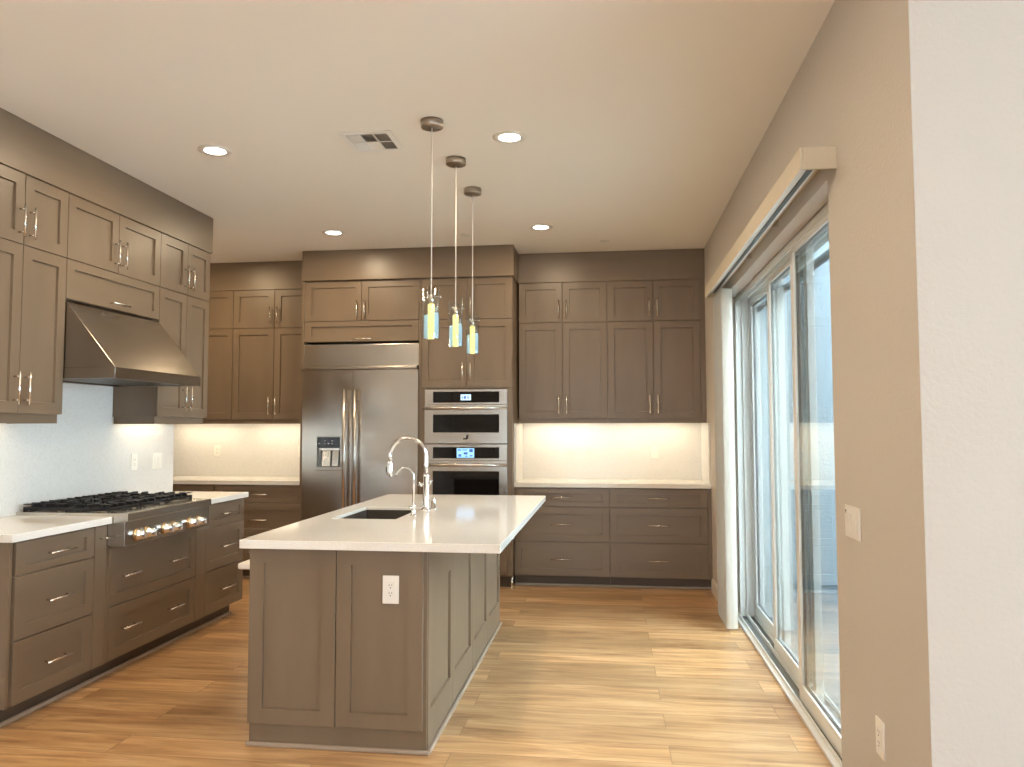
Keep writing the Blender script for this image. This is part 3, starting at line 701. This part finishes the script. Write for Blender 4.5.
# ------------------------------------------------------------------ outlets and switches
def plate(name, face, plane, a, z, wid, hgt, label, kind, group=None, n=1):
    loc = P(face, plane, a, z-hgt/2, 0); t = thing(name, loc, label, 'outlet' if kind == 'outlet' else 'switch', group)
    mb = MB(); fbox(mb, face, plane, a-wid/2, a+wid/2, z-hgt/2, z+hgt/2, .0003, .006); build('cover_plate', mb, 'plate', t, bevel=.002)
    for i in range(n):
        ac = a+(i-(n-1)/2)*.046
        mb = MB(); fbox(mb, face, plane, ac-.0165, ac+.0165, z-.033, z+.033, .006, .0085)
        ins = build('socket_insert' if kind == 'outlet' else 'rocker', mb, 'plate', t, bevel=.001)
        mb = MB()
        if kind == 'outlet':
            for q in (-.017, .017):
                for s in (-.006, .006): fbox(mb, face, plane, ac+s-.0011, ac+s+.0011, z+q, z+q+.008, .0085, .0088)
                fbox(mb, face, plane, ac-.0024, ac+.0024, z+q-.010, z+q-.005, .0085, .0088)
            build('socket_slots', mb, 'slot', ins)
        else:
            fbox(mb, face, plane, ac-.0165, ac+.0165, z-.0008, z+.0008, .0085, .0088); build('rocker_line', mb, 'white_trim', ins)
    return t
SP = YB-.014; SL = XL+.014
g = 'white wall outlets'
plate('power_outlet', 'S', 3.3087, -.962, .703, .074, .122, 'white double outlet on the near end panel of the island', 'outlet', g)
plate('power_outlet', 'S', SP, -.385, 1.166, .07, .115, 'left one of the two neighbouring outlets on the right back splashback', 'outlet', g)
plate('power_outlet', 'S', SP, -.195, 1.166, .07, .115, 'right one of the two neighbouring outlets on the right back splashback', 'outlet', g)
plate('light_switch', 'S', SP, .412, 1.166, .072, .115, 'single white switch on the right back splashback, near the sliding door', 'switch')
plate('power_outlet', 'S', SP, -3.985, 1.170, .07, .115, 'white outlet on the back left splashback, beside the corner of the cooktop wall', 'outlet', g)
plate('power_outlet', 'S', SP, -3.09, 1.170, .07, .115, 'white outlet half hidden by the left edge of the refrigerator', 'outlet', g)
plate('power_outlet', 'E', SL, 5.10, 1.166, .07, .115, 'white outlet on the white splashback past the cooktop, nearer one', 'outlet', g)
plate('light_switch', 'E', SL, 5.38, 1.161, .115, .115, 'double white rocker switch on the white splashback past the cooktop', 'switch', n=2)
t = plate('light_switch', 'W', XR, 2.892, 1.073, .165, .115, 'triple rocker switch plate on the beige wall right of the sliding door', 'switch', n=3)
mb = MB(); fbox(mb, 'W', XR, 2.955, 2.965, 1.098, 1.112, .006, .0072); build('indicator', mb, 'dark', t)
plate('power_outlet', 'W', XR, 2.662, .411, .075, .118, 'white outlet low on the beige wall right of the sliding door', 'outlet', g)

# ------------------------------------------------------------------ ceiling fixtures
def downlight(x, y, label, power=12):
    t = thing('recessed_light', (x, y, H-.006), label, 'ceiling light', 'recessed ceiling lights')
    mb = MB(); mb.lathe((x, y, H-.0003), (0, 0, -1), [(.060, 0), (.094, 0), (.092, .005), (.070, .007), (.060, .004)], 40, cap=False)
    build('trim_ring', mb, 'plate', t)
    build('lamp_lens', MB().lathe((x, y, H-.0005), (0, 0, -1), [(.062, 0), (.062, .002), (.05, .0035), (.01, .0045)], 36), 'lens', t)
    area('downlight_glow', (x, y, H-.012), (0, 0, 0), .12, .12, power, WARM, 'DISK')
downlight(-2.28, 4.135, 'round recessed ceiling light nearest the range hood cabinets')
downlight(-.546, 4.153, 'round recessed ceiling light to the right of the nearest pendant')
downlight(-2.274, 6.051, 'small round recessed ceiling light in front of the refrigerator cabinet')
downlight(-.546, 6.105, 'small round recessed ceiling light in front of the right back cabinets')
area('downlight_glow', (-3.7, 6.2, H-.012), (0, 0, 0), .12, .12, 16, (1, .76, .46), 'DISK')
for x in (-2.28, -.546):
    for y in (2.2, .2): area('downlight_glow', (x, y, H-.012), (0, 0, 0), .12, .12, 12, WARM, 'DISK')

vt = thing('ceiling_vent', (-1.325, 4.115, H-.008), 'white square ceiling air vent with louvres, left of the pendants', 'vent')
vx0, vx1, vy0, vy1 = -1.475, -1.175, 3.965, 4.268
mb = MB().ringslab((vx0, vx1, vy0, vy1), (vx0+.035, vx1-.035, vy0+.035, vy1-.035), H-.007, H-.0003)
build('vent_frame', mb, 'plate', vt, bevel=.003)
build('vent_throat', MB().box(vx0+.035, vx1-.035, vy0+.035, vy1-.035, H-.0016, H-.0004), 'dark', vt)
ix0, ix1, iy0, iy1 = vx0+.035, vx1-.035, vy0+.035, vy1-.035
cw = (ix1-ix0)/3; ch = (iy1-iy0)/2
mb = MB()
for k in (1, 2): mb.box(ix0+k*cw-.003, ix0+k*cw+.003, iy0, iy1, H-.0072, H-.002)
mb.box(ix0, ix1, iy0+ch-.003, iy0+ch+.003, H-.0072, H-.002)
build('vent_divider', mb, 'plate', vt)
for i in range(3):
    for j in range(2):
        a0, b0 = ix0+i*cw+.004, iy0+j*ch+.004; a1, b1 = ix0+(i+1)*cw-.004, iy0+(j+1)*ch-.004
        mb = MB(); n = 6
        for k in range(n):
            if i != 1:
                x = a0+(k+.5)*(a1-a0)/n; s = .0030 if i == 0 else -.0030
                mb.prism([(x-.001+s, b0, H-.002), (x+.001+s, b0, H-.002), (x+.001-s, b0, H-.008), (x-.001-s, b0, H-.008)], (0, b1-b0, 0))
            else:
                y = b0+(k+.5)*(b1-b0)/n; s = .0050 if j == 0 else -.0050
                mb.prism([(a0, y-.001+s, H-.002), (a0, y+.001+s, H-.002), (a0, y+.001-s, H-.008), (a0, y-.001-s, H-.008)], (a1-a0, 0, 0))
        build('louvre_bank', mb, 'plate', vt)
for x, y, l in ((-1.20, 6.28, 'small flat sprinkler cover plate on the ceiling behind the farthest pendant cord'), (-.039, 6.647, 'small flat sprinkler cover plate on the ceiling above the right back cabinets')):
    o = build('sprinkler_cover', MB().lathe((x, y, H-.0003), (0, 0, -1), [(.043, 0), (.043, .004), (.038, .006)], 28), 'white_trim'); tag(o, l, 'sprinkler cover', 'ceiling sprinkler covers')

# ------------------------------------------------------------------ pendants
def pendant(x, y, z0, z1, label):
    t = thing('pendant_light', (x, y, z0), label, 'pendant light', 'glass pendants above the island')
    build('canopy', MB().lathe((x, y, H-.0003), (0, 0, -1), [(.060, 0), (.060, .034), (.056, .037), (.006, .038)], 36), 'canopy', t)
    build('cord', MB().cyl((x, y, z1-.055), (x, y, H-.037), .0030, 10), 'cord', t)
    sh = MB(); n = 36
    sh.lathe((x, y, z0), (0, 0, 1), [(.044, 0), (.044, z1-z0), (.0405, z1-z0), (.0405, 0), (.044, 0)], n, cap=False)
    g_ = build('glass_shade', sh, 'shade', t)
    mb = MB()
    for k in range(3):
        a = 2*PI*k/3+.35; c_, s_ = math.cos(a), math.sin(a)
        mb.cyl((x+.012*c_, y+.012*s_, z1-.037), (x+.052*c_, y+.052*s_, z1-.037), .0016, 8)
        mb.lathe((x+.0445*c_, y+.0445*s_, z1-.037), (c_, s_, 0), [(.005, 0), (.006, .004), (.003, .008)], 12)
    build('thumb_screw', mb, 'chrome', t)
    build('socket', MB().lathe((x, y, z1-.078), (0, 0, 1), [(.012, 0), (.012, .03), (.008, .045), (.004, .05)], 20), 'nickel', t)
    build('bubble_core', MB().lathe((x, y, z0+.001), (0, 0, 1), [(.0165, 0), (.0175, .003), (.0175, z1-z0-.080)], 24), 'bubble', t)
    for deg, hh in ((0, .118), (36, .135), (-36, .128), (180, .118), (146, .125), (-146, .112)):
        a = math.radians(deg)
        build('glass_rod', MB().lathe((x+.0335*math.cos(a), y+.0335*math.sin(a), z0+.004), (0, 0, 1), [(.0058, 0), (.0058, hh), (.004, hh+.003)], 12), 'rod', t)
pendant(-.922, 3.875, 1.871, 2.131, 'nearest of the three glass pendants, hanging lowest left above the island')
pendant(-.912, 4.46, 1.891, 2.156, 'middle of the three glass pendants above the island')
pendant(-.917, 5.05, 1.904, 2.166, 'farthest of the three glass pendants above the island')
